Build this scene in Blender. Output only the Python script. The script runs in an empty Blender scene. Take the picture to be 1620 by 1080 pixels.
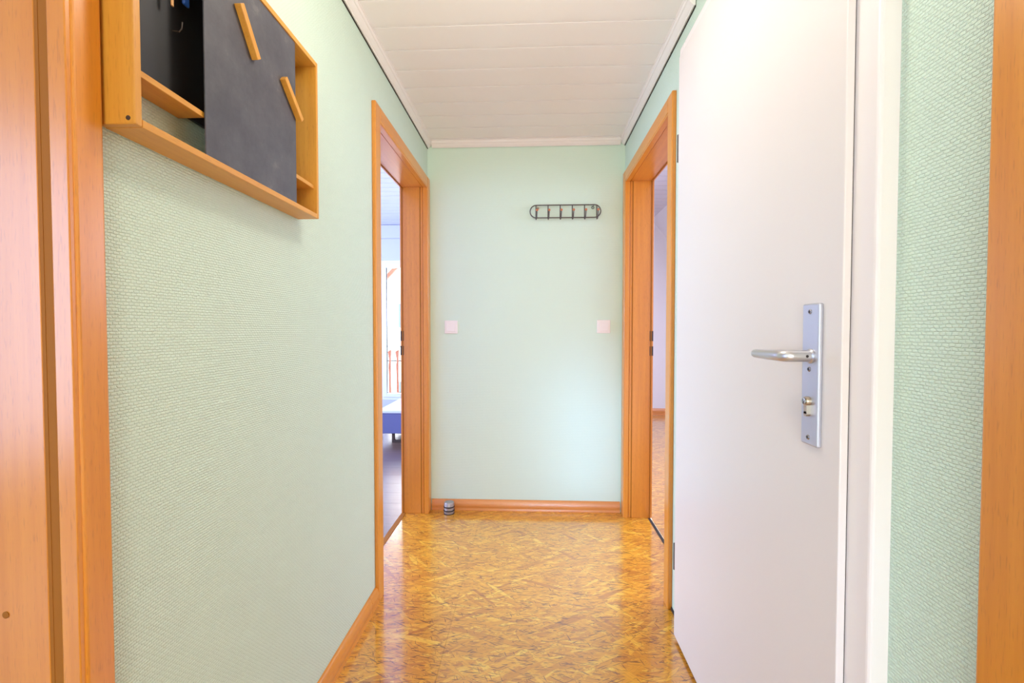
import bpy, bmesh, math, random
from mathutils import Vector, Matrix
random.seed(7)
C = bpy.context.scene.collection
SC = bpy.context.scene
PI = math.pi

# ------------------------------------------------------------------ camera, sky, lights, exposure
H = 1.13                                   # eye height
cam_d = bpy.data.cameras.new('camera'); cam_d.sensor_width = 36.0
cam_d.lens = 720 * 36.0 / 1620.0           # 16 mm
cam_d.clip_start = 0.02; cam_d.clip_end = 300
cam = bpy.data.objects.new('camera', cam_d); C.objects.link(cam)
cam.location = (0, 0, H)
cam.rotation_euler = (PI / 2 - 0.026, 0, 0.043)
SC.camera = cam

w = bpy.data.worlds.new('sky'); SC.world = w; w.use_nodes = True
bg = w.node_tree.nodes['Background']
bg.inputs[0].default_value = (0.86, 0.93, 1.0, 1); bg.inputs[1].default_value = 6.0


def area(name, loc, to, sx, sy, watt, col, shape='RECTANGLE', spread=180):
    d = bpy.data.lights.new(name, 'AREA'); d.shape = shape; d.size = sx; d.size_y = sy
    d.energy = watt; d.color = col; d.spread = math.radians(spread)
    o = bpy.data.objects.new(name, d); C.objects.link(o); o.location = loc
    o.rotation_euler = (Vector(to) - Vector(loc)).to_track_quat('-Z', 'Y').to_euler()
    return o


WARM = (1.0, 0.92, 0.80); DAY = (0.56, 0.69, 1.0)
# the hallway's own ceiling lamp, over the camera's head
pd = bpy.data.lights.new('ceiling_lamp', 'POINT'); pd.energy = 6.2; pd.color = WARM; pd.shadow_soft_size = 0.07
po = bpy.data.objects.new('ceiling_lamp', pd); C.objects.link(po); po.location = (-0.04, 1.05, 2.08)
# added frontal fill at the rear end of the hallway, no window there
area('rear_hall_fill', (-0.03, -1.26, 1.25), (-0.03, 2.0, 1.25), 1.0, 1.8, 13, (1.0, 0.98, 0.95))
# daylight: one window each of the living room, the bedroom and the near room;
# added lamps: a living room fill and a beam from behind the hallway
area('living_room_window', (-4.1, 3.0, 1.45), (-0.8, 2.9, 1.1), 3.0, 1.7, 146, DAY)
area('living_room_far_fill', (-4.1, 5.2, 1.5), (-1.0, 5.0, 1.5), 1.7, 1.7, 36, (0.50, 0.64, 1.0))  # added fill for the room's ceiling and the floor streak, not a window
area('bedroom_window', (2.02, 3.1, 1.76), (1.2, 3.1, 1.05), 2.6, 1.0, 50, (0.64, 0.72, 1.0))
area('rear_patch_beam', (-0.5, -9.3, 0.9), (0.36, 2.82, 0.5), 1.5, 1.2, 9, (0.30, 0.56, 1.0), spread=20)  # added cool beam that makes the patch on the back wall
area('near_room_window', (-3.5, -1.7, 1.35), (-0.65, 0.35, 1.3), 1.7, 2.1, 64, (0.50, 0.66, 1.0))

SC.view_settings.view_transform = 'Standard'
SC.view_settings.look = 'None'
SC.view_settings.gamma = 1.0
SC.view_settings.use_curve_mapping = False
SC.view_settings.exposure = 0.75
SC.cycles.max_bounces = 12; SC.cycles.diffuse_bounces = 7; SC.cycles.glossy_bounces = 5


# ------------------------------------------------------------------ helpers
def s2l(r, g, b):
    f = lambda c: (c / 255 / 12.92) if c <= 10 else ((c / 255 + 0.055) / 1.055) ** 2.4
    return (f(r), f(g), f(b), 1)


class G:
    """collects boxes, prisms and tubes; build() links them as ONE mesh object"""
    def __init__(s): s.bm = bmesh.new()

    def box(s, x0, x1, y0, y1, z0, z1, mi=0):
        v = [s.bm.verts.new((x, y, z)) for x in (x0, x1) for y in (y0, y1) for z in (z0, z1)]
        for q in ((0, 1, 3, 2), (4, 6, 7, 5), (0, 4, 5, 1), (2, 3, 7, 6), (0, 2, 6, 4), (1, 5, 7, 3)):
            s.bm.faces.new([v[i] for i in q]).material_index = mi
        return s

    def prism(s, pts, a, b, axis):
        """2-D outline extruded along axis ('x': pts are (y,z); 'y': (x,z); 'z': (x,y))"""
        def mk(p, t):
            return {'x': (t, p[0], p[1]), 'y': (p[0], t, p[1]), 'z': (p[0], p[1], t)}[axis]
        A = [s.bm.verts.new(mk(p, a)) for p in pts]; B = [s.bm.verts.new(mk(p, b)) for p in pts]
        n = len(pts)
        s.bm.faces.new(A); s.bm.faces.new(B[::-1])
        for i in range(n): s.bm.faces.new((A[i], B[i], B[(i + 1) % n], A[(i + 1) % n]))
        return s

    def tube(s, path, r, n=10, closed=False, flat=1.0):
        path = [Vector(p) for p in path]; rr = r if isinstance(r, (list, tuple)) else [r] * len(path)
        rings = []; m = len(path); up = None
        for i, p in enumerate(path):
            if closed: t = (path[(i + 1) % m] - path[i - 1]).normalized()
            else: t = (path[min(i + 1, m - 1)] - path[max(i - 1, 0)]).normalized()
            if up is None:
                up = Vector((0, 0, 1)) if abs(t.z) < 0.9 else Vector((1, 0, 0))
            a = t.cross(up).normalized(); b = a.cross(t).normalized(); up = b
            rings.append([s.bm.verts.new(p + a * math.cos(2 * PI * k / n) * rr[i] + b * math.sin(2 * PI * k / n) * rr[i] * flat) for k in range(n)])
        for i in range(m if closed else m - 1):
            A = rings[i]; B = rings[(i + 1) % m]
            for k in range(n): s.bm.faces.new((A[k], A[(k + 1) % n], B[(k + 1) % n], B[k]))
        if not closed:
            s.bm.faces.new(rings[0][::-1]); s.bm.faces.new(rings[-1])
        return s

    def cyl(s, p0, p1, r, n=20, r1=None):
        return s.tube([p0, p1], [r, r if r1 is None else r1], n)

    def lathe(s, prof, c, axis='z', n=28):
        """prof: (radius, height) outline, closed at both ends on the axis"""
        rings = []
        for (r, h) in prof:
            ring = []
            for k in range(n):
                u = math.cos(2 * PI * k / n) * r; v = math.sin(2 * PI * k / n) * r
                q = {'z': (u, v, h), 'x': (h, u, v), 'y': (u, h, v)}[axis]
                ring.append(s.bm.verts.new(Vector(c) + Vector(q)))
            rings.append(ring)
        for A, B in zip(rings, rings[1:]):
            for k in range(n): s.bm.faces.new((A[k], A[(k + 1) % n], B[(k + 1) % n], B[k]))
        s.bm.faces.new(rings[0][::-1]); s.bm.faces.new(rings[-1])
        return s

    def ball(s, c, r, n=12):
        bmesh.ops.create_uvsphere(s.bm, u_segments=n, v_segments=max(6, n // 2), radius=r, matrix=Matrix.Translation(c))
        return s

    def build(s, name, mat, parent=None, bevel=0, smooth=False, seg=2):
        bm = s.bm
        if parent is not None:
            bmesh.ops.translate(bm, verts=bm.verts, vec=-Vector(parent.get('base', (0, 0, 0))))
        bmesh.ops.recalc_face_normals(bm, faces=bm.faces)
        me = bpy.data.meshes.new(name); bm.to_mesh(me); bm.free()
        for m in (mat if isinstance(mat, (list, tuple)) else [mat]): me.materials.append(m)
        o = bpy.data.objects.new(name, me); C.objects.link(o)
        if smooth:
            for p in me.polygons: p.use_smooth = True
            me.set_sharp_from_angle(angle=math.radians(38))
        if bevel:
            b = o.modifiers.new('bevel', 'BEVEL'); b.width = bevel; b.segments = seg; b.limit_method = 'ANGLE'
            b.angle_limit = math.radians(40)
        if parent is not None:
            o.parent = parent
            if 'base' in parent: o['base'] = tuple(parent['base'])
        return o


def thing(name, label, cat, loc, group=None):
    o = bpy.data.objects.new(name, None); C.objects.link(o); o.location = loc
    o.empty_display_size = 0.05
    o['base'] = tuple(loc); o['label'] = label; o['category'] = cat
    if group: o['group'] = group
    return o


def shell(name, loc=(0, 0, 0)):
    o = bpy.data.objects.new(name, None); C.objects.link(o); o.location = loc
    o['base'] = tuple(loc); o['kind'] = 'structure'; o.empty_display_size = 0.05
    return o


def struct(o): o['kind'] = 'structure'; return o


# ------------------------------------------------------------------ materials
def mat(name, col, rough=0.5, metal=0.0, coat=0.0, spec=0.5):
    m = bpy.data.materials.new(name); m.use_nodes = True
    b = m.node_tree.nodes['Principled BSDF']
    b.inputs['Base Color'].default_value = col; b.inputs['Roughness'].default_value = rough
    b.inputs['Metallic'].default_value = metal; b.inputs['Coat Weight'].default_value = coat
    b.inputs['Coat Roughness'].default_value = 0.15
    b.inputs['Specular IOR Level'].default_value = spec
    return m


class NT:
    def __init__(s, m): s.t = m.node_tree; s.bsdf = s.t.nodes['Principled BSDF']
    def n(s, kind, **kw):
        nd = s.t.nodes.new(kind)
        for k, v in kw.items(): setattr(nd, k, v)
        return nd
    def l(s, a, b): s.t.links.new(a, b)
    def coords(s, scale=(1, 1, 1), rot=(0, 0, 0), loc=(0, 0, 0), world=True):
        src = s.n('ShaderNodeNewGeometry').outputs['Position'] if world else s.n('ShaderNodeTexCoord').outputs['Object']
        if rot != (0, 0, 0):
            r = s.n('ShaderNodeMapping'); s.l(src, r.inputs[0]); r.inputs['Rotation'].default_value = rot; src = r.outputs[0]
        mp = s.n('ShaderNodeMapping'); s.l(src, mp.inputs[0])
        mp.inputs['Scale'].default_value = scale; mp.inputs['Location'].default_value = loc
        return mp.outputs[0]
    def noise(s, v, scale=1, detail=3, rough=0.5):
        nd = s.n('ShaderNodeTexNoise'); s.l(v, nd.inputs['Vector'])
        nd.inputs['Scale'].default_value = scale; nd.inputs['Detail'].default_value = detail; nd.inputs['Roughness'].default_value = rough
        return nd.outputs['Fac']
    def ramp(s, f, stops):
        nd = s.n('ShaderNodeValToRGB'); s.l(f, nd.inputs[0]); e = nd.color_ramp.elements
        while len(e) < len(stops): e.new(0.5)
        for x, (p, c) in zip(e, stops): x.position = p; x.color = c
        return nd.outputs[0]
    def mix(s, f, a, b, mode='MIX'):
        nd = s.n('ShaderNodeMix', data_type='RGBA', blend_type=mode)
        for sock, val in ((nd.inputs[0], f), (nd.inputs[6], a), (nd.inputs[7], b)):
            if hasattr(val, 'is_linked'): s.l(val, sock)
            else: sock.default_value = val
        return nd.outputs[2]
    def math(s, op, a, b=None):
        nd = s.n('ShaderNodeMath', operation=op)
        for sock, val in zip(nd.inputs, (a, b)):
            if val is None: continue
            if hasattr(val, 'is_linked'): s.l(val, sock)
            else: sock.default_value = val
        return nd.outputs[0]
    def bump(s, h, strength, dist):
        nd = s.n('ShaderNodeBump'); s.l(h, nd.inputs['Height'])
        nd.inputs['Strength'].default_value = strength; nd.inputs['Distance'].default_value = dist
        s.l(nd.outputs[0], s.bsdf.inputs['Normal'])


def wood(name, a, b, axis='z', rough=0.32, coat=0.55, fleck=0.35, world=True):
    """beech: long soft grain plus the short dark dashes of the rays"""
    m = mat(name, a, rough, coat=coat); t = NT(m)
    m.node_tree.nodes['Principled BSDF'].inputs['Coat IOR'].default_value = 1.65
    m.node_tree.nodes['Principled BSDF'].inputs['Coat Roughness'].default_value = 0.28
    L = {'x': (2, 60, 60), 'y': (60, 2, 60), 'z': (60, 60, 2)}[axis]
    F = {'x': (40, 500, 500), 'y': (500, 40, 500), 'z': (500, 500, 40)}[axis]
    g = t.noise(t.coords(L, world=world), 1, 4, 0.6)
    c = t.ramp(g, [(0.25, a), (0.75, b)])
    f = t.noise(t.coords(F, world=world), 1, 1)
    d = t.ramp(f, [(0.60, (1, 1, 1, 1)), (0.72, (1 - fleck * .45, 1 - fleck * .55, 1 - fleck * .6, 1))])
    t.l(t.mix(1.0, c, d, 'MULTIPLY'), t.bsdf.inputs['Base Color'])
    t.bump(g, 0.04, 0.002)
    return m


def wallpaper(name, col, plane, strength=0.7):
    """woven glass-fibre wallpaper: staggered little pads with grooves between"""
    m = mat(name, col, 0.55, spec=0.35); t = NT(m)
    src = t.n('ShaderNodeNewGeometry').outputs['Position']
    sp = t.n('ShaderNodeSeparateXYZ'); t.l(src, sp.inputs[0])
    cb = t.n('ShaderNodeCombineXYZ'); t.l(sp.outputs['Y' if plane == 'yz' else 'X'], cb.inputs[0]); t.l(sp.outputs['Z'], cb.inputs[1])
    br = t.n('ShaderNodeTexBrick'); br.offset = 0.5
    wob = t.n('ShaderNodeTexNoise'); t.l(cb.outputs[0], wob.inputs['Vector']); wob.inputs['Scale'].default_value = 120
    sub = t.n('ShaderNodeVectorMath', operation='MULTIPLY_ADD'); t.l(wob.outputs['Color'], sub.inputs[0])
    sub.inputs[1].default_value = (0.0050, 0.0034, 0); t.l(cb.outputs[0], sub.inputs[2])
    t.l(sub.outputs[0], br.inputs['Vector'])
    br.inputs['Color1'].default_value = (1, 1, 1, 1); br.inputs['Color2'].default_value = (0.8, 0.8, 0.8, 1); br.inputs['Mortar'].default_value = (0, 0, 0, 1)
    br.inputs['Scale'].default_value = 1.0; br.inputs['Mortar Size'].default_value = 0.0014; br.inputs['Mortar Smooth'].default_value = 1.0
    br.inputs['Brick Width'].default_value = 0.0098; br.inputs['Row Height'].default_value = 0.0052
    t.bump(br.outputs['Color'], strength, 0.0021)
    return m


def osb(name):
    """pressed strand board under varnish: stacked layers of long flakes lying every way, thin dark gaps between"""
    m = mat(name, s2l(199, 135, 30), 0.36, coat=1.0); t = NT(m)
    m.node_tree.nodes['Principled BSDF'].inputs['Coat Roughness'].default_value = 0.13
    m.node_tree.nodes['Principled BSDF'].inputs['Coat IOR'].default_value = 2.15
    base = t.noise(t.coords((7, 70, 1)), 1, 4, 0.65)
    col = t.ramp(base, [(0.3, s2l(176, 104, 16)), (0.7, s2l(218, 147, 31))])
    # (turn, flakes per metre along, across, share left open)
    lay = [(0.04, 9, 84, 0.30), (0.45, 12, 104, 0.60), (-0.40, 11, 92, 0.60), (-0.05, 10, 100, 0.45), (1.15, 15, 110, 0.78), (-0.12, 8, 70, 0.50), (-1.1, 16, 116, 0.80), (0.2, 13, 126, 0.55), (-0.25, 12, 120, 0.55), (-0.65, 12, 84, 0.78), (0.8, 9, 62, 0.82), (0.3, 6, 40, 0.90), (-0.55, 7, 46, 0.91)]
    for i, (ang, sx, sy, thr) in enumerate(lay):
        v = t.coords((sx, sy, 1), rot=(0, 0, ang), loc=(i * 3.7, i * 1.9, 0))
        wv = t.n('ShaderNodeTexNoise'); t.l(v, wv.inputs['Vector']); wv.inputs['Scale'].default_value = 1.6; wv.inputs['Detail'].default_value = 3
        ma = t.n('ShaderNodeVectorMath', operation='MULTIPLY_ADD'); t.l(wv.outputs['Color'], ma.inputs[0])
        ma.inputs[1].default_value = (0.7, 0.9, 0); t.l(v, ma.inputs[2])
        vo = t.n('ShaderNodeTexVoronoi', voronoi_dimensions='2D'); t.l(ma.outputs[0], vo.inputs['Vector']); vo.inputs['Scale'].default_value = 1
        sep = t.n('ShaderNodeSeparateColor'); t.l(vo.outputs['Color'], sep.inputs[0])
        on = t.math('GREATER_THAN', sep.outputs[0], thr)
        flake = t.ramp(sep.outputs[1], [(0.0, s2l(180, 106, 16)), (0.15, s2l(206, 136, 24)), (0.5, s2l(220, 152, 30)), (0.82, s2l(230, 166, 40)), (1.0, s2l(244, 194, 66))])
        gr = t.noise(t.coords((sx * 1.5, sy * 6, 1), rot=(0, 0, ang), loc=(i, 0, 0)), 1, 3, 0.65)
        grc = t.ramp(gr, [(0.30, (0.70, 0.62, 0.52, 1)), (0.55, (1, 1, 1, 1)), (0.78, (1.12, 1.12, 1.12, 1))])
        flake = t.mix(0.8, flake, grc, 'MULTIPLY')
        col = t.mix(t.math('MULTIPLY', on, 0.86), col, flake)
        ed = t.n('ShaderNodeTexVoronoi', voronoi_dimensions='2D', feature='DISTANCE_TO_EDGE'); t.l(ma.outputs[0], ed.inputs['Vector']); ed.inputs['Scale'].default_value = 1
        near = t.math('LESS_THAN', ed.outputs['Distance'], 0.045)
        dark = t.math('MULTIPLY', near, t.math('GREATER_THAN', sep.outputs[2], 0.66))
        col = t.mix(t.math('MULTIPLY', t.math('MULTIPLY', dark, on), 0.6), col, s2l(112, 56, 7))
    for i, (ang, sx, sy, thr) in enumerate([(0.05, 13, 135, 0.675), (0.5, 14, 150, 0.695), (-0.45, 13, 140, 0.69), (1.2, 20, 170, 0.715), (-0.15, 30, 120, 0.69), (0.2, 9, 170, 0.69)]):
        f = t.noise(t.coords((sx, sy, 1), rot=(0, 0, ang), loc=(i * 5.1, 0, 0)), 1, 1)
        k = t.ramp(f, [(thr - 0.025, (0, 0, 0, 1)), (thr + 0.015, (1, 1, 1, 1))])
        col = t.mix(t.math('MULTIPLY', k, 0.85), col, s2l(96, 44, 6))
    t.l(col, t.bsdf.inputs['Base Color'])
    return m


M = {}
MINT = s2l(211, 231, 214)
M['wall_yz'] = wallpaper('mint wallpaper', MINT, 'yz')
M['wall_xz'] = wallpaper('mint wallpaper across', MINT, 'xz', 0.25)
M['room_white'] = mat('white room paint', s2l(232, 232, 236), 0.7)
M['lilac'] = mat('pale lilac room paint', s2l(200, 200, 216), 0.7)
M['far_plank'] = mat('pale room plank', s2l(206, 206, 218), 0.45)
M['beech'] = wood('beech upright', s2l(220, 142, 36), s2l(204, 123, 24), 'z')
M['beech_y'] = wood('beech along y', s2l(220, 142, 36), s2l(204, 123, 24), 'y')
M['beech_x'] = wood('beech along x', s2l(220, 142, 68), s2l(206, 126, 52), 'x')
M['box_z'] = wood('cabinet alder upright', s2l(218, 158, 62), s2l(202, 138, 46), 'z', 0.4, 0.1, 0.3)
M['box_y'] = wood('cabinet alder along', s2l(218, 158, 62), s2l(202, 138, 46), 'y', 0.4, 0.1, 0.3)
M['seal'] = mat('brown door seal', s2l(156, 96, 30), 0.65, spec=0.2)
M['plank'] = mat('white ceiling plank', s2l(240, 235, 234), 0.38)
M['trim'] = mat('white ceiling trim', s2l(234, 228, 224), 0.4)
M['gap'] = mat('dark recess', s2l(52, 44, 38), 0.9)
M['door'] = mat('white door lacquer', s2l(228, 220, 215), 0.4, coat=0.1)
M['door_frame'] = mat('white frame lacquer', s2l(236, 228, 224), 0.42)
M['black'] = mat('black lacquered steel', s2l(64, 64, 72), 0.42)
M['board'] = mat('chalkboard steel', s2l(74, 74, 82), 0.5)
_t = NT(M['board']); _n = _t.noise(_t.coords((14, 14, 14)), 1, 6, 0.7)
_t.l(_t.ramp(_n, [(0.35, s2l(66, 66, 74)), (0.62, s2l(82, 82, 88)), (0.8, s2l(112, 110, 112))]), _t.bsdf.inputs['Base Color'])
M['inner'] = mat('black back panel', s2l(26, 26, 30), 0.55)
M['steel'] = mat('satin aluminium', s2l(206, 206, 210), 0.36, 0.9)
M['plate'] = mat('anodised plate', s2l(200, 202, 212), 0.4, 0.75)
M['brass'] = mat('nickel brass cylinder', s2l(202, 190, 170), 0.3, 1.0)
M['chrome'] = mat('bright screw', s2l(190, 190, 192), 0.25, 1.0)
M['dark_metal'] = mat('dark bronze metal', s2l(84, 70, 62), 0.45, 0.6)
M['iron'] = mat('grey wire', s2l(92, 86, 82), 0.45, 0.5)
M['copper'] = mat('copper tip', s2l(206, 130, 92), 0.35, 0.6)
M['white_plastic'] = mat('white switch plastic', s2l(238, 231, 227), 0.35)
M['rubber'] = mat('black rubber', s2l(40, 34, 38), 0.7)
M['brushed'] = mat('brushed steel', s2l(168, 163, 162), 0.4, 0.6)
M['osb'] = osb('strand board')
M['laminate'] = wood('dark laminate floor', s2l(118, 92, 78), s2l(98, 74, 62), 'x', 0.22, 0.5, 0.3)
M['upvc'] = mat('white window frame', s2l(232, 234, 240), 0.3)
M['blue_side'] = mat('slate blue upholstery', s2l(96, 98, 140), 0.7)
M['bench_top'] = mat('pale bench cushion', s2l(206, 210, 222), 0.6)
M['glass'] = mat('window glass', (0.97, 1, 1, 1), 0.0); M['glass'].node_tree.nodes['Principled BSDF'].inputs['Transmission Weight'].default_value = 1
M['glass'].node_tree.nodes['Principled BSDF'].inputs['IOR'].default_value = 1.1
M['render'] = mat('pale house render', s2l(236, 236, 234), 0.9)
M['rail'] = mat('dark rail bar', s2l(34, 34, 38), 0.5, 0.4)
M['baluster'] = wood('reddish balcony wood', s2l(150, 88, 66), s2l(132, 72, 52), 'z', 0.6, 0, 0.3)
M['red'] = mat('red car paint', s2l(176, 62, 78), 0.3, coat=0.6)
M['dark_glass'] = mat('dark window pane', s2l(70, 84, 98), 0.15)
M['asphalt'] = mat('pale paving', s2l(190, 188, 184), 0.9)
M['blue_tag'] = mat('blue key tag', s2l(40, 86, 170), 0.4)
M['tan'] = mat('tan leather strap', s2l(204, 156, 96), 0.6)

# ------------------------------------------------------------------ measures of the place
XL, XR, YB, ZC = -0.645, 0.567, 2.82, 2.285
WT = 0.15                                   # wall thickness
XLL, XRR = XL - WT, XR + WT
YR = -1.3                                   # rear end of the hallway
# openings (y0, y1, top)
D_L = (1.893, 2.745, 1.99)                  # left, far
D_R = (1.898, 2.735, 2.005)                 # right, far
D_NL = (-0.30, 0.602, 1.99)                 # left, near the camera
D_NR = (-0.36, 0.515, 1.99)                 # right, near
D_W = (0.79, 1.66, 2.10)                    # white door


def wall_y(name, x0, x1, y0, y1, z1, holes, white_side):
    """wall running along y with door openings; faces on white_side get the rooms' paint"""
    g = G(); y = y0
    for (a, b, t) in sorted(holes):
        g.box(x0, x1, y, a, 0, z1); g.box(x0, x1, a, b, t, z1); y = b
    g.box(x0, x1, y, y1, 0, z1)
    o = struct(g.build(name, [M['wall_yz'], M['room_white']]))
    for p in o.data.polygons:
        if p.normal.x * white_side > 0.5: p.material_index = 1
    return o


grow = lambda d, k: (d[0] - k, d[1] + k, d[2] + k)
wall_y('wall_left', XLL, XL, YR, YB, 2.62, [grow(D_L, .02), grow(D_NL, .02)], -1)
wall_y('wall_right', XR, XRR, YR, YB, 2.62, [grow(D_R, .02), grow(D_NR, .02), grow(D_W, .0)], 1)
o = struct(G().box(XLL, XRR, YB, YB + 0.12, 0, 2.62).build('wall_back', [M['wall_xz'], M['room_white']]))
for p in o.data.polygons:
    if p.normal.y > -0.5: p.material_index = 1
RX0, RX1, RZ0, RZ1 = -0.08, 0.26, 0.25, 0.90     # opening added in the rear wall to shape the beam
struct(G().box(XLL, RX0, YR - 0.1, YR, 0, 2.62).box(RX1, XRR, YR - 0.1, YR, 0, 2.62).box(RX0, RX1, YR - 0.1, YR, RZ1, 2.62).box(RX0, RX1, YR - 0.1, YR, 0, RZ0).build('wall_rear', M['wall_xz']))

# ---- floor: strand boards laid on a slab, an open joint running down the hallway
fl = shell('floor')
G().box(XL - .002, XR + .002, YR, YB, -0.05, -0.013).build('floor_slab', M['gap'], fl)
XS = -0.308
for (a, b, c, d) in ((XLL + .02, XS - .0003, YR, 1.05), (XLL + .02, XS - .0003, 1.052, YB), (XS + .0003, XRR - .02, YR, 0.42), (XS + .0003, XRR - .02, 0.422, YB)):
    G().box(a, b, c, d, -0.013, 0).build('strand_board', M['osb'], fl)

# ---- ceiling: white planks across the hallway
ce = shell('ceiling', (0, 0, ZC))
G().box(XL, XR, YR, YB, ZC + 0.012, ZC + 0.05).build('ceiling_backing', M['gap'], ce)
PW = 0.1453


def plank_strip(g, x0, x1, y0, y1, z, lip=0.014):
    """a tongue-and-groove plank seen from below: flat face with a lower stepped lip along one edge"""
    g.prism([(y0 + .0016, z), (y1 - lip, z), (y1 - lip + .0012, z + .0014), (y1 - .0012, z + .0014), (y1 - .0012, z + .011), (y0 + .0016, z + .011)], x0, x1, 'x')
    return g


y = 1.697
while y > YR: y -= PW
y = max(y, YR)
while y < YB - 0.02:
    y1 = min(y + PW, YB)
    plank_strip(G(), XL + .001, XR - .001, y, y1, ZC).build('plank', M['plank'], ce)
    y += PW


def coving(name, axis, fixed, sgn, a, b, cap=True):
    """rounded white strip in the corner of wall and ceiling with a fine shadow line on the wall"""
    k = 0.036
    pts = [(0.003, 0.0), (0.003, -k * .95), (0.0055, -k), (0.0095, -k), (0.0105, -k * .90), (0.0150, -k * .84), (0.0205, -k * .72), (0.0245, -k * .56), (0.0265, -k * .46), (0.0300, -k * .44), (0.0330, -k * .30), (0.0330, -k * .12), (0.036, -k * .10), (0.036, 0.0)]
    P = [(fixed + sgn * u, ZC + v) for u, v in pts]
    return struct(G().prism(P, a, b, axis).build(name, M['trim'], smooth=True))


coving('trim_1', 'y', XL, 1, YR, YB - .003)
coving('trim_2', 'y', XR, -1, 1.625, YB - .003)
pts = coving('trim_3', 'x', YB, -1, XL + .03, XR - .03)
# dark strips stand in for the shadow line behind the side coving
struct(G().box(XL, XL + .0032, YR, YB, ZC - .0385, ZC).build('shadow_line_1', M['gap']))
struct(G().box(XR - .0032, XR, 1.63, YB, ZC - .0385, ZC).build('shadow_line_2', M['gap']))


# ------------------------------------------------------------------ beech door frames
def door_frame(name, side, d, cw=0.064, lock=True):
    """side -1: left wall, +1: right wall.  casing on the hallway face, jamb lining through the wall, seal strips"""
    y0, y1, zt = d
    xf = XL if side < 0 else XR
    inn = -side                               # towards the hallway
    T = 0.017
    X = lambda u: xf + inn * u               # u>0 into the hallway, u<0 into the wall
    r = shell(name, (xf, (y0 + y1) / 2, 0))
    bx = lambda g, u0, u1, a, b, z0, z1: g.box(min(X(u0), X(u1)), max(X(u0), X(u1)), a, b, z0, z1)
    e = 0.004                                 # casing stands back from the lining
    for (a, b) in ((y0 - cw, y0 - e), (y1 + e, y1 + cw)):
        bx(G(), -.001, T, a, b, 0, zt + cw).build('casing', M['beech'], r, bevel=0.004, seg=3)
    bx(G(), -.001, T - .0004, y0 - e, y1 + e, zt + e, zt + cw).build('casing', M['beech_y'], r, bevel=0.004, seg=3)
    # lining boards: a front lip, a fine groove and the broad board
    for (a, s) in ((y0, -1), (y1, 1)):
        g = G()
        lip = sorted((a - s * .003, a + s * .022)); brd = sorted((a, a + s * .022))
        bx(g, T - .003, -.012, *lip, 0, zt + .02); bx(g, -.012, -.0155, *sorted((a + s * .006, a + s * .022)), 0, zt + .02)
        if lock: bx(g, -.0155, -.030, *sorted((a + s * .002, a + s * .022)), 0, zt + .02)
        else: bx(G(), -.0150, -.030, *sorted((a + s * .0012, a + s * .022)), 0, zt).build('seal', M['seal'], r, bevel=.0012)
        bx(g, -.033, -(WT + .004), *brd, 0, zt + .02)
        g.build('jamb', M['beech'], r, bevel=0.0015)
        bx(G(), -.028, -.034, *sorted((a + s * .0006, a + s * .02)), 0, zt).build('seal', M['seal'], r)
    g = G()
    bx(g, T - .003, -.012, y0 + .0005, y1 - .0005, zt - .003, zt + .0195); bx(g, -.0155, -(WT + .004), y0 + .0005, y1 - .0005, zt, zt + .0195)
    g.build('jamb_head', M['beech_y'], r, bevel=0.0015)
    # strip along the rear edge where the leaf closes
    for (a, s) in ((y0, -1), (y1, 1)):
        bx(G(), -(WT - .012), -(WT - .006), *sorted((a - s * .004, a + s * .012)), 0, zt).build('seal', M['seal'], r)
    bx(G(), -(WT - .012), -(WT - .006), y0, y1, zt - .004, zt + .012).build('seal', M['seal'], r)
    if lock:
        for z0, z1 in ((1.062, 1.122), (0.975, 1.031)):
            bx(G(), -(WT - .016), -(WT + .0045), y1 - .0015, y1 + .004, z0, z1).build('strike_plate', M['dark_metal'], r)
    return r


f1 = door_frame('door_1', -1, D_L)
f2 = door_frame('door_2', 1, D_R)
f3 = door_frame('door_3', -1, D_NL, cw=0.048, lock=False)
f4 = door_frame('door_4', 1, D_NR, cw=0.064, lock=False)
# screw-cap scar on the near left lining
G().lathe([(0.0045, 0), (0.005, -.0006), (0.0028, -.001)], (-0.742, 0.6018, 0.727), 'y', 14).build('screw_cap', M['seal'], f3)
# the near right door is shut: flush leaf in the opening
G().box(XRR - .045, XRR - .005, D_NR[0] + .004, D_NR[1] - .004, .008, D_NR[2] - .004).build('door_leaf', M['beech'], f4, bevel=.002)
# thresholds in the two far doorways
G().box(XLL - .004, XLL + .022, D_L[0] + .001, D_L[1] - .001, -.013, .003).build('threshold', M['seal'], f1)
G().box(XRR - .020, XRR - .004, D_R[0] + .001, D_R[1] - .001, -.013, .0015).build('threshold', M['gap'], f2)

# ------------------------------------------------------------------ white flat door in its steel frame
wd = shell('door_5', (XR, D_W[0], 0))
y0, y1, zt = D_W
FW, P = 0.054, 0.030
def frame_post(a, b, z0, z1):
    return G().box(XR - P, XR + .11, a, b, z0, z1)
frame_post(y0 - FW, y0 + .008, 0, zt + .046).build('frame_post', M['door_frame'], wd, bevel=.006, seg=3)
frame_post(y1 - .008, y1 + .046, 0, zt + .046).build('frame_post', M['door_frame'], wd, bevel=.006, seg=3)
frame_post(y0 + .008, y1 - .008, zt - .008, zt + .0455).build('frame_head', M['door_frame'], wd, bevel=.005, seg=3)
G().box(XR + .02, XR + .1, y0 + .008, y1 - .008, 0, zt - .008).build('door_core', M['door'], wd)
XD = 0.522                                    # face of the leaf
G().box(XD, XD + .0135, y0 - .001, y1 + .004, 0.014, 2.094).box(XD + .0135, XR + .02, y0 + .014, y1 - .014, 0.014, zt - .014).build('door_leaf', M['door'], wd, bevel=.002)
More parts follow.
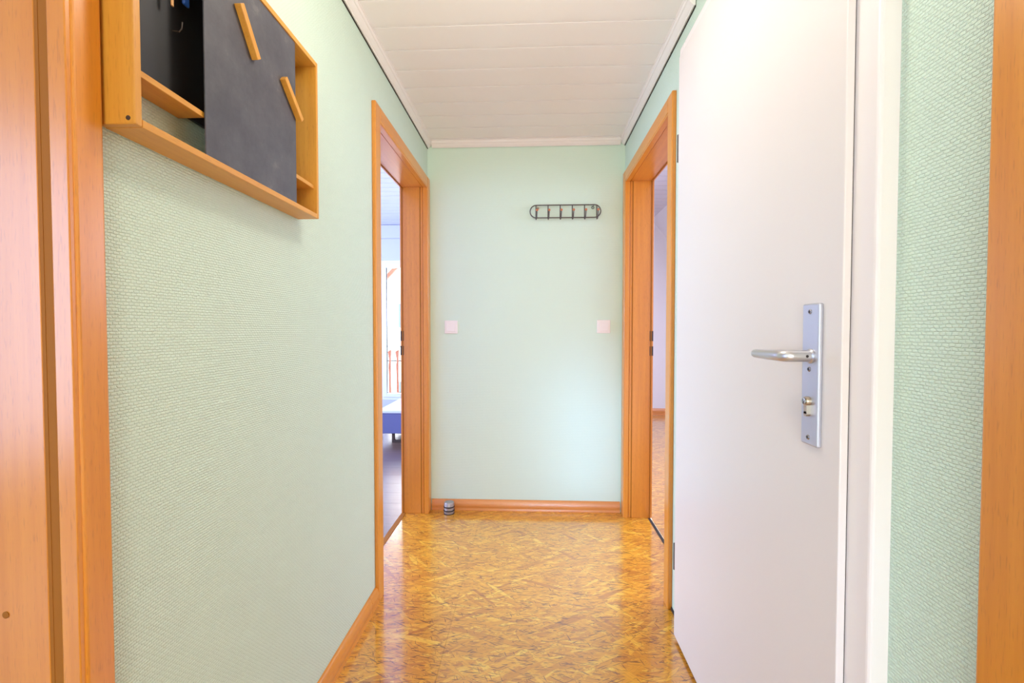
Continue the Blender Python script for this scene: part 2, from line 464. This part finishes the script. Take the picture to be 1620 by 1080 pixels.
# dark joint and striking plate between leaf and post
G().box(XD + .0155, XR - .0285, y0 - .006, y0 + .004, 0.972, 1.168).build('strike_plate', M['dark_metal'], wd, bevel=.0015)
G().box(XD + .0138, XR - P + .0002, y0 + .001, y1, .02, 2.09).build('rubber_seal', M['gap'], wd)
# hinges at the far edge
for zz in (0.30, 1.778):
    hg = G().cyl((XD + .004, y1 + .011, zz - .048), (XD + .004, y1 + .011, zz + .048), .0062, 16).build('hinge', M['iron'], wd, smooth=True)
# long backplate
PY, PZ0, PZ1, PWD = 0.862, 0.916, 1.178, 0.050
pl = G().box(XD - .009, XD + .0002, PY - PWD / 2, PY + PWD / 2, PZ0, PZ1).build('backplate', M['plate'], wd, bevel=.0035, seg=4)
for zz in (1.163, 1.057, 0.931):
    sc = G().lathe([(0.0046, 0), (0.0046, -.0012), (0.0034, -.0022)], (XD - .009, PY, zz), 'x', 18).build('screw', M['chrome'], pl, smooth=True)
for zz in (1.163, 1.057, 0.931):
    G().box(XD - .0118, XD - .0111, PY - .0006, PY + .0006, zz - .003, zz + .003).box(XD - .0118, XD - .0111, PY - .003, PY + .003, zz - .0006, zz + .0006).build('screw_slot', M['rubber'], pl)
# lever: collar, neck out of the plate, bar bending away from the camera
LZ = 1.0815
lv_path = [(XD - .008, PY - .004, LZ), (XD - .025, PY - .004, LZ), (XD - .043, PY - .004, LZ), (XD - .0505, PY - .002, LZ), (XD - .0545, PY + .004, LZ), (XD - .0558, PY + .013, LZ), (XD - .0558, PY + .034, LZ - .0005),
           (XD - .0550, PY + .066, LZ - .001), (XD - .0540, PY + .098, LZ - .001), (XD - .0535, PY + .111, LZ - .001), (XD - .0535, PY + .114, LZ - .001)]
lv = G().tube(lv_path, [.0110, .0110, .0114, .0116, .0116, .0114, .0108, .0102, .0096, .0092, .0066], 20, flat=0.95).build('lever', M['steel'], wd, smooth=True)
G().lathe([(0.0135, 0), (0.0135, -.004), (0.0115, -.006)], (XD - .008, PY - .004, LZ), 'x', 24).build('collar', M['steel'], wd, smooth=True)
G().cyl((XD - .022, PY - .0139, LZ), (XD - .022, PY - .0150, LZ), .0026, 12).build('set_screw', M['rubber'], lv)
# profile cylinder: round barrel over a narrow tongue
cyl_z = 0.998
kc = G().lathe([(0.0085, 0), (0.0085, -.008), (0.0078, -.009)], (XD - .008, PY, cyl_z), 'x', 24)
kc.box(XD - .016, XD - .006, PY - .0048, PY + .0048, cyl_z - .0235, cyl_z - .004)
kc.lathe([(0.0048, 0), (0.0048, -.008)], (XD - .008, PY, cyl_z - .0235), 'x', 18)
kc = kc.build('lock_cylinder', M['brass'], wd, smooth=True)
G().lathe([(0.0062, 0), (0.0062, -.0022), (0.0055, -.0026)], (XD - .0169, PY, cyl_z), 'x', 20).build('key_plug', M['chrome'], kc, smooth=True)
G().box(XD - .0199, XD - .0193, PY - .0008, PY + .0008, cyl_z - .0045, cyl_z + .004).build('keyhole', M['rubber'], kc)

# ------------------------------------------------------------------ skirting
def skirt_pts(base, s, h=0.066, t=0.017):
    return [(base, 0), (base + s * t, 0), (base + s * t, h * .12), (base + s * (t - .002), h * .2), (base + s * (t - .001), h * .28), (base + s * t, h * .34), (base + s * t, h * .68),
            (base + s * (t - .003), h * .76), (base + s * (t - .004), h * .84), (base + s * .008, h * .97), (base + s * .005, h), (base, h)]


bb = struct(G().prism(skirt_pts(YB, -1), XL + .02, XR - .02, 'x').build('baseboard_back', M['beech_x'], smooth=True))
bl = shell('baseboard_left', (XL, 1.2, 0))
G().prism(skirt_pts(XL, 1), D_NL[1] + .0485, 1.7505, 'y').build('skirting_board', M['beech_y'], bl, smooth=True)
G().prism(skirt_pts(XL, 1), 1.7515, D_L[0] - .0645, 'y').build('skirting_board', M['beech_y'], bl, smooth=True)
# no skirting on the right: only the dark open joint of wall and boards
struct(G().box(XR - .004, XR, D_W[1] + .05, D_R[0] - .065, 0.0, .012).build('trim_6', M['gap']))

# ------------------------------------------------------------------ key cabinet with sliding chalkboard
cb0 = (XL, 0.66, 1.43)
kb = thing('key_cabinet', 'shallow open wooden wall cabinet with black sliding board above the left wall', 'cabinet', cb0)
Xf = XL + .060
CY0, CY1, CZ0, CZ1 = 0.655, 1.238, 1.434, 1.855
TH = 0.014
# end panels with a softly rounded outer edge
G().box(XL + .001, Xf, CY0, CY0 + TH, CZ0, CZ1).build('side_panel', M['box_z'], kb, bevel=.0025, seg=3)
G().box(XL + .001, Xf, CY1 - .009, CY1, CZ0, CZ1).build('side_panel', M['box_z'], kb, bevel=.0015)
G().box(XL + .001, Xf - .0003, CY0 + TH, CY1 - .009, CZ0, CZ0 + .012).build('bottom_rail', M['box_y'], kb, bevel=.001)
G().box(XL + .001, Xf - .0003, CY0 + TH, CY1 - .009, CZ1 - .012, CZ1).build('top_rail', M['box_y'], kb, bevel=.001)
shz = 1.514
G().box(XL + .002, Xf - .009, CY0 + TH, 0.812, shz, shz + .010).build('shelf', M['box_y'], kb, bevel=.0008)
G().box(XL + .002, Xf - .009, 1.06, CY1 - .009, shz, shz + .010).build('shelf', M['box_y'], kb, bevel=.0008)
G().box(XL + .002, XL + .008, CY0 + TH, 1.13, shz + .010, CZ1 - .012).build('back_panel', M['inner'], kb)
G().box(Xf - .0065, Xf - .0035, 0.808, 1.126, CZ0 + .0125, CZ1 - .0125).build('sliding_board', M['board'], kb, bevel=.0008)
G().lathe([(0.0035, 0), (0.0035, -.0007), (.002, -.001)], (XL + .05, CY0, CZ0 + .0085), 'y', 14).build('screw', M['dark_metal'], kb, smooth=True)
for (yy, zz) in ((0.745, 1.702), (0.795, 1.660), (0.70, 1.702), (0.695, 1.60)):
    x = XL + .008
    G().tube([(x, yy, zz), (x + .012, yy, zz - .002), (x + .017, yy, zz + .003), (x + .018, yy, zz + .014)], .0012, 8).build('key_hook', M['iron'], kb, smooth=True)
# thin wire clip peeping out by the right-hand shelf
G().tube([(Xf - .02, 1.12, 1.60), (Xf - .02, 1.138, 1.60), (Xf - .02, 1.141, 1.596), (Xf - .02, 1.141, 1.545)], .0012, 8).build('wire_clip', M['rubber'], kb, smooth=True)


def magnet(label, c, ln, tilt):
    o = thing('wooden_magnet', label, 'magnet', c, 'magnets on the sliding board')
    g = G(); w2 = .0072; h2 = ln / 2
    v = []
    ca, sa = math.cos(tilt), math.sin(tilt)
    def q(u, s, t):   # u across, s along, t out of the board
        return (c[0] + t, c[1] + u * ca - s * sa * -1, c[2] + s * ca - u * sa)
    P8 = [g.bm.verts.new(q(u, s, t)) for u in (-w2, w2) for s in (-h2, h2) for t in (0, .014)]
    for f in ((0, 1, 3, 2), (4, 6, 7, 5), (0, 4, 5, 1), (2, 3, 7, 6), (0, 2, 6, 4), (1, 5, 7, 3)): g.bm.faces.new([P8[i] for i in f])
    g.build('wood_bar', M['box_z'], o, bevel=.0012)
    return o


xb = Xf - .0033
magnet('longer wooden bar magnet high on the left of the black board', (xb, 0.925, 1.739), 0.096, -0.62)
magnet('shorter wooden bar magnet at the right edge of the black board', (xb, 1.096, 1.687), 0.100, -0.86)
# keys hanging in the dark left compartment, cut off by the frame
kt = thing('key_tag', 'blue plastic key tag hanging inside the open left compartment', 'key tag', (XL + .025, 0.806, 1.73))
G().box(XL + .022, XL + .027, 0.799, 0.813, 1.710, 1.748).build('tag_body', M['blue_tag'], kt, bevel=.002)
G().tube([(XL + .0245 + .005 * math.cos(a), 0.806, 1.751 + .006 * math.sin(a)) for a in [k * PI / 8 for k in range(16)]], .0008, 6, closed=True).build('split_ring', M['chrome'], kt, smooth=True)
st = thing('key_strap', 'tan strap hanging inside the cabinet left of the blue tag', 'strap', (XL + .025, 0.745, 1.72))
G().tube([(XL + .022, 0.772, 1.76), (XL + .024, 0.773, 1.735), (XL + .025, 0.774, 1.715), (XL + .025, 0.774, 1.688)], [.003, .0034, .0034, .003], 8, flat=.5).build('strap_band', M['tan'], st, smooth=True)
G().tube([(XL + .022, 0.772 + .004 * math.cos(a), 1.763 + .005 * math.sin(a)) for a in [k * PI / 8 for k in range(16)]], .0008, 6, closed=True).build('split_ring', M['chrome'], st, smooth=True)

# ------------------------------------------------------------------ coat rack on the back wall
cx, cz = 0.204, 1.849
cr = thing('coat_rack', 'long oval grey wire coat rack with six hooks on the back wall', 'coat rack', (cx, YB, cz))
LX, LR, yo = 0.214, 0.038, YB - .022
loop = []
for k in range(13):
    a = PI / 2 + PI * k / 12; loop.append((cx - (LX - LR) + LR * math.cos(a), yo, cz + LR * math.sin(a)))
for k in range(13):
    a = -PI / 2 + PI * k / 12; loop.append((cx + (LX - LR) + LR * math.cos(a), yo, cz + LR * math.sin(a)))
G().tube(loop, .0034, 10, closed=True).build('wire_loop', M['iron'], cr, smooth=True)
for k in range(6):
    x = cx - 0.178 + k * 0.0735
    h = G().tube([(x, yo, cz + LR), (x, yo - .001, cz), (x, yo - .001, cz - LR - .004), (x + .001, yo - .006, cz - LR - .011), (x + .002, yo - .016, cz - LR - .010), (x + .004, yo - .024, cz - LR), (x + .006, yo - .029, cz - .004)], .0033, 8).build('hook', M['iron'], cr, smooth=True)
    G().ball((x + .006, yo - .030, cz + .002), .0078, 12).build('ball_tip', M['copper'], h, smooth=True)
tb = G().lathe([(0.009, 0), (0.009, -.003), (.006, -.005)], (cx - .166, YB - .001, cz + .022), 'y', 16).cyl((cx - .17, yo, cz + .03), (cx - .167, YB - .003, cz + .025), .0025, 8).build('wall_tab', M['brass'], cr, smooth=True)
G().lathe([(0.0025, 0), (0.0025, -.001)], (cx - .166, YB - .006, cz + .022), 'y', 10).build('screw', M['rubber'], tb)
G().tube([(cx + .168 + .007 * math.cos(a), YB - .005, cz + .025 + .007 * math.sin(a)) for a in [k * PI / 8 for k in range(16)]], .002, 8, closed=True).cyl((cx + .17, yo, cz + .034), (cx + .169, YB - .005, cz + .03), .0022, 8).build('wall_tab', M['iron'], cr, smooth=True)


# ------------------------------------------------------------------ light switches, door stop
def switch(x, z, label, inset):
    o = thing('light_switch', label, 'light switch', (x, YB, z))
    g = G().box(x - .0405, x + .0405, YB - .009, YB - .0005, z - .0405, z + .0405)
    g.build('switch_frame', M['white_plastic'], o, bevel=.0025, seg=3)
    # rocker, tipped a little so that its lower edge stands out
    g = G(); k = inset
    g.prism([(YB - .0085, z - k), (YB - .0135, z - k), (YB - .0105, z + k), (YB - .0085, z + k)], x - k, x + k, 'x')
    g.build('rocker', M['white_plastic'], o, bevel=.0012)
    return o


switch(-0.500, 1.146, 'white square light switch beside the left doorway on the back wall', .0275)
switch(0.441, 1.149, 'white square light switch beside the right doorway below the coat rack', .0275)

ds = thing('door_stop', 'small round steel door stop with black rubber rings on the floor', 'door stop', (-0.506, 2.755, 0))
c = (-0.506, 2.755, 0)
G().lathe([(.029, .003), (.031, .006), (.031, .066), (.0285, .071), (.012, .0725)], c, 'z', 36).build('steel_body', M['brushed'], ds, smooth=True)
for zz in (.018, .040):
    G().lathe([(.0305, zz), (.0335, zz + .0012), (.0338, zz + .0065), (.0305, zz + .0078)], c, 'z', 36).build('rubber_ring', M['rubber'], ds, smooth=True)
G().lathe([(.0315, 0), (.0325, .001), (.0320, .0038), (.029, .004)], c, 'z', 36).build('rubber_foot', M['rubber'], ds, smooth=True)

# ------------------------------------------------------------------ living room beyond the left doorway
LX0, LY0, LY1, LZC = -4.3, 1.0, 6.3, 2.58
struct(G().box(LX0 - .1, LX0, LY0 - .1, LY1 + .1, 0, LZC + .04).build('wall_living_room_left', M['lilac']))
struct(G().box(LX0, XLL, LY0 - .1, LY0, 0, LZC + .04).build('wall_living_room_near', M['lilac']))
struct(G().box(XLL, XLL + .1, YB + .12, LY1, 0, LZC + .04).build('wall_living_room_right', M['lilac']))
WX0, WX1, WZ0, WZ1 = -2.115, -1.16, 0.146, 2.10
struct(G().box(LX0, WX0, LY1, LY1 + .25, 0, LZC + .04).box(WX1, XLL + .1, LY1, LY1 + .25, 0, LZC + .04).box(WX0, WX1, LY1, LY1 + .25, WZ1, LZC + .04).box(WX0, WX1, LY1, LY1 + .25, -0.05, WZ0).build('wall_living_room_far', M['lilac']))
lf = shell('floor_living_room')
random.seed(3)
yy = LY0; k = 0
G().box(LX0, XLL - .004, LY0, LY1, -.06, -.0125).build('floor_slab', M['gap'], lf)
while yy < LY1 - .01:
    y2 = min(yy + .19, LY1); xs = [LX0, LX0 + 1.2 + .5 * (k % 3) * .6, LX0 + 2.5 + .4 * (k % 3) * .6, XLL - .004]
    for a, b in zip(xs, xs[1:]):
        G().box(a + .0005, b - .0005, yy + .0005, y2 - .0005, -.0125, 0).build('floor_plank', M['laminate'], lf)
    yy += .19; k += 1
lc = shell('ceiling_living_room', (0, 0, LZC))
G().box(LX0, XLL, LY0, LY1, LZC + .012, LZC + .04).build('ceiling_backing', M['gap'], lc)
yy = LY0
while yy < LY1 - .01:
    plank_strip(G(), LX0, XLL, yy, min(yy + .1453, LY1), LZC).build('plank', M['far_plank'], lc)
    yy += .1453
struct(G().box(LX0, XLL, LY1 - .05, LY1 - .0005, LZC - .185, LZC - .004).build('trim_7', M['lilac'], bevel=.004))
# balcony door
wn = shell('window_1', ((WX0 + WX1) / 2, LY1, WZ0))
ya, yb = LY1 + .01, LY1 + .08
fr = .035; sa = .045
g = G().box(WX0, WX0 + fr, ya, yb, WZ0, WZ1).box(WX1 - fr, WX1, ya, yb, WZ0, WZ1).box(WX0 + fr, WX1 - fr, ya, yb, WZ1 - fr, WZ1).box(WX0 + fr, WX1 - fr, ya, yb, WZ0, WZ0 + fr)
g.build('window_frame', M['upvc'], wn, bevel=.003)
a0, a1, b0, b1 = WX0 + fr, WX1 - fr, WZ0 + fr, WZ1 - fr
yc = ya - .012
g = G().box(a0, a0 + sa, yc, yb - .02, b0, b1).box(a1 - sa, a1, yc, yb - .02, b0, b1).box(a0 + sa, a1 - sa, yc, yb - .02, b1 - .07, b1).box(a0 + sa, a1 - sa, yc, yb - .02, b0, b0 + .055)
sash = g.build('sash', M['upvc'], wn, bevel=.003)
G().box(a0 + sa - .005, a1 - sa + .005, yc + .025, yc + .031, b0 + .05, b1 - .065).build('pane', M['glass'], sash)
g = G().box(a0 + sa, a0 + sa + .007, yc + .020, yc + .036, b0 + .055, b1 - .07)
g.build('glazing_seal', M['rubber'], sash)
# low bench
bx0, bx1, by0, by1 = -1.525, -0.83, 4.45, 6.0
bn = thing('bench', 'low slate blue bench with a pale flat top seen through the left doorway', 'bench', ((bx0 + bx1) / 2, (by0 + by1) / 2, 0))
G().box(bx0, bx1, by0, by1, 0.095, 0.295).build('bench_base', M['blue_side'], bn, bevel=.006)
G().box(bx0 - .006, bx1, by0 - .008, by1, 0.297, 0.330).build('bench_top', M['bench_top'], bn, bevel=.010, seg=3)
for (px, s) in ((-1.385, 1), (-0.97, -1)):
    for py in (4.49, 5.9):
        G().box(px - .013, px + .013, py - .013, py + .013, 0, .0955).box(*sorted((px + s * .013, px + s * .16)), py - .013, py + .013, 0, .024).build('leg', M['dark_metal'], bn, bevel=.002)
# outside: balcony floor, railing, brace of the canopy
struct(G().box(-4.2, 0.2, LY1 + .25, 7.62, -.25, 0.0).build('floor_balcony', M['asphalt']))
br = thing('balcony_railing', 'balcony railing of flared reddish boards between dark bars outside the far window', 'railing', (-2.0, 7.42, 0))
G().box(-3.6, -0.4, 7.415, 7.445, 0.842, 0.860).build('top_bar', M['rail'], br)
G().box(-3.6, -0.4, 7.42, 7.44, 0.604, 0.622).build('middle_bar', M['rail'], br)
G().box(-3.6, -0.4, 7.42, 7.44, 0.075, 0.095).build('bottom_bar', M['rail'], br)
for k in range(10):
    x = -2.335 + (k - 3) * .127
    out = [(x - .012, .03), (x + .020, .03), (x + .018, .52), (x + .020, .62), (x + .026, .79), (x + .010, .80), (x - .035, .765), (x - .010, .64), (x - .020, .55)]
    G().prism(out, 7.39, 7.413, 'y').build('baluster', M['baluster'], br, bevel=.002)
for x in (-3.58, -0.42): G().box(x - .025, x + .025, 7.41, 7.46, 0, .9).build('post', M['rail'], br)
cn = thing('balcony_canopy', 'wooden canopy post with slanted brace at the top of the far window', 'canopy', (-2.75, 7.5, 0))
G().box(-2.80, -2.70, 7.46, 7.56, 0, 2.55).build('canopy_post', M['baluster'], cn, bevel=.004)
g = G(); v = [(-2.74, 1.70), (-2.71, 1.645), (-2.05, 2.34), (-2.09, 2.38)]
g.prism(v, 7.475, 7.545, 'y').build('brace', M['baluster'], cn, bevel=.003)
G().box(-4.0, 0.0, 7.45, 7.57, 2.36, 2.52).build('beam', M['baluster'], cn, bevel=.004)
# house across the street and a parked car below
nh = thing('neighbour_house', 'bright rendered house across the street seen through the far window', 'house', (-7, 22, -3.6))
hw = G().box(-12, -2, 20, 26, -3.6, 6.0).build('house_wall', M['render'], nh)
g = G().prism([(19.4, 5.9), (26.6, 5.9), (23, 8.6)], -12.4, -1.6, 'x').build('roof', M['baluster'], nh)
for (x, z) in ((-5.95, 1.15), (-5.95, -2.3), (-9.2, 1.15), (-9.2, -2.3)):
    f = G().box(x, x + 1.1, 19.93, 20.02, z, z + 1.2).build('house_window', M['upvc'], nh)
    G().box(x + .07, x + .5, 19.91, 19.935, z + .07, z + 1.13).box(x + .58, x + 1.03, 19.91, 19.935, z + .07, z + 1.13).build('pane', M['dark_glass'], f)
struct(G().box(-40, 30, 9, 90, -3.9, -3.6).build('ground', M['asphalt']))
car = thing('car', 'small red car parked outside behind the balcony railing', 'car', (-5.0, 17.2, -3.6))
cp = [(-6.6, -3.3), (-6.6, -2.75), (-6.35, -2.62), (-5.75, -2.56), (-5.3, -2.12), (-3.9, -2.12), (-3.45, -2.6), (-3.2, -2.7), (-3.2, -3.3)]
G().prism(cp, 16.4, 18.0, 'y').build('body', M['red'], car, bevel=.05)
G().prism([(-5.62, -2.55), (-5.25, -2.19), (-3.95, -2.19), (-3.62, -2.55)], 16.37, 18.03, 'y').build('side_windows', M['dark_glass'], car)
for x in (-5.95, -3.85):
    for yy in (16.42, 17.98): G().cyl((x, yy - .09, -3.3), (x, yy + .09, -3.3), .3, 20).build('wheel', M['rubber'], car)

# ------------------------------------------------------------------ bedroom beyond the right doorway
BX1, BY0, BY1 = 3.4, 1.2, 6.1
XS0 = 1.575                                   # where the sloping roof starts
struct(G().box(BX1, BX1 + .1, BY0, BY1 + .1, 0, 2.7).build('wall_bedroom_right', M['room_white']))
struct(G().box(XRR, BX1, BY0 - .1, BY0, 0, 2.7).build('wall_bedroom_near', M['room_white']))
struct(G().box(XRR - .1, BX1, BY1, BY1 + .1, 0, 2.7).build('wall_bedroom_far', M['room_white']))
struct(G().box(XRR - .1, XRR, YB + .12, BY1, 0, 2.7).build('wall_bedroom_left', M['room_white']))
bf = shell('floor_bedroom')
for (a, b, c, d) in ((XRR + .001, 2.0, BY0, 3.1), (XRR + .001, 2.0, 3.102, BY1), (2.002, BX1, BY0, 4.2), (2.002, BX1, 4.202, BY1)):
    G().box(a, b, c, d, -0.013, 0).build('strand_board', M['osb'], bf)
bc = shell('ceiling_bedroom', (0, 0, LZC))
G().box(XRR, XS0, BY0, BY1, LZC + .012, LZC + .04).build('ceiling_backing', M['gap'], bc)
yy = BY0
while yy < BY1 - .01:
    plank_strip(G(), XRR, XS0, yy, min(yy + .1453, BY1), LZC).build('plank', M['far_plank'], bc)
    yy += .1453
sl = 1.27
struct(G().prism([(XS0, LZC), (BX1, LZC - sl * (BX1 - XS0)), (BX1, LZC - sl * (BX1 - XS0) + .1), (XS0 + .02, LZC + .1)], BY0, BY1, 'y').build('ceiling_slope', M['room_white']))
struct(G().prism(skirt_pts(BY1, -1, .085), XRR, BX1, 'x').build('baseboard_bedroom', M['beech_x'], smooth=True))

# ------------------------------------------------------------------ room behind the near left doorway (only its light is seen)
NX0, NY0, NY1, NZ = -3.6, -3.1, 0.85, 3.3
struct(G().box(NX0 - .1, NX0, NY0, NY1, 0, NZ).build('wall_near_room_left', M['room_white']))
struct(G().box(NX0, XLL, NY0 - .1, NY0, 0, NZ).build('wall_near_room_rear', M['room_white']))
struct(G().box(NX0, XLL, NY1 - .08, NY1, 0, NZ).build('wall_near_room_far', M['room_white']))
struct(G().box(XLL, XLL + .1, NY0, YR - .1, 0, NZ).box(XLL, XLL + .1, YR - .1, NY1, 2.62, NZ).build('wall_near_room_right', M['room_white']))
struct(G().box(NX0, XLL + .1, NY0, NY1, NZ, NZ + .05).build('ceiling_near_room', M['room_white']))
struct(G().box(NX0, XLL - .004, NY0, NY1, -.05, 0).build('floor_near_room', M['laminate']))

for o in bpy.data.objects:
    if 'base' in o: del o['base']
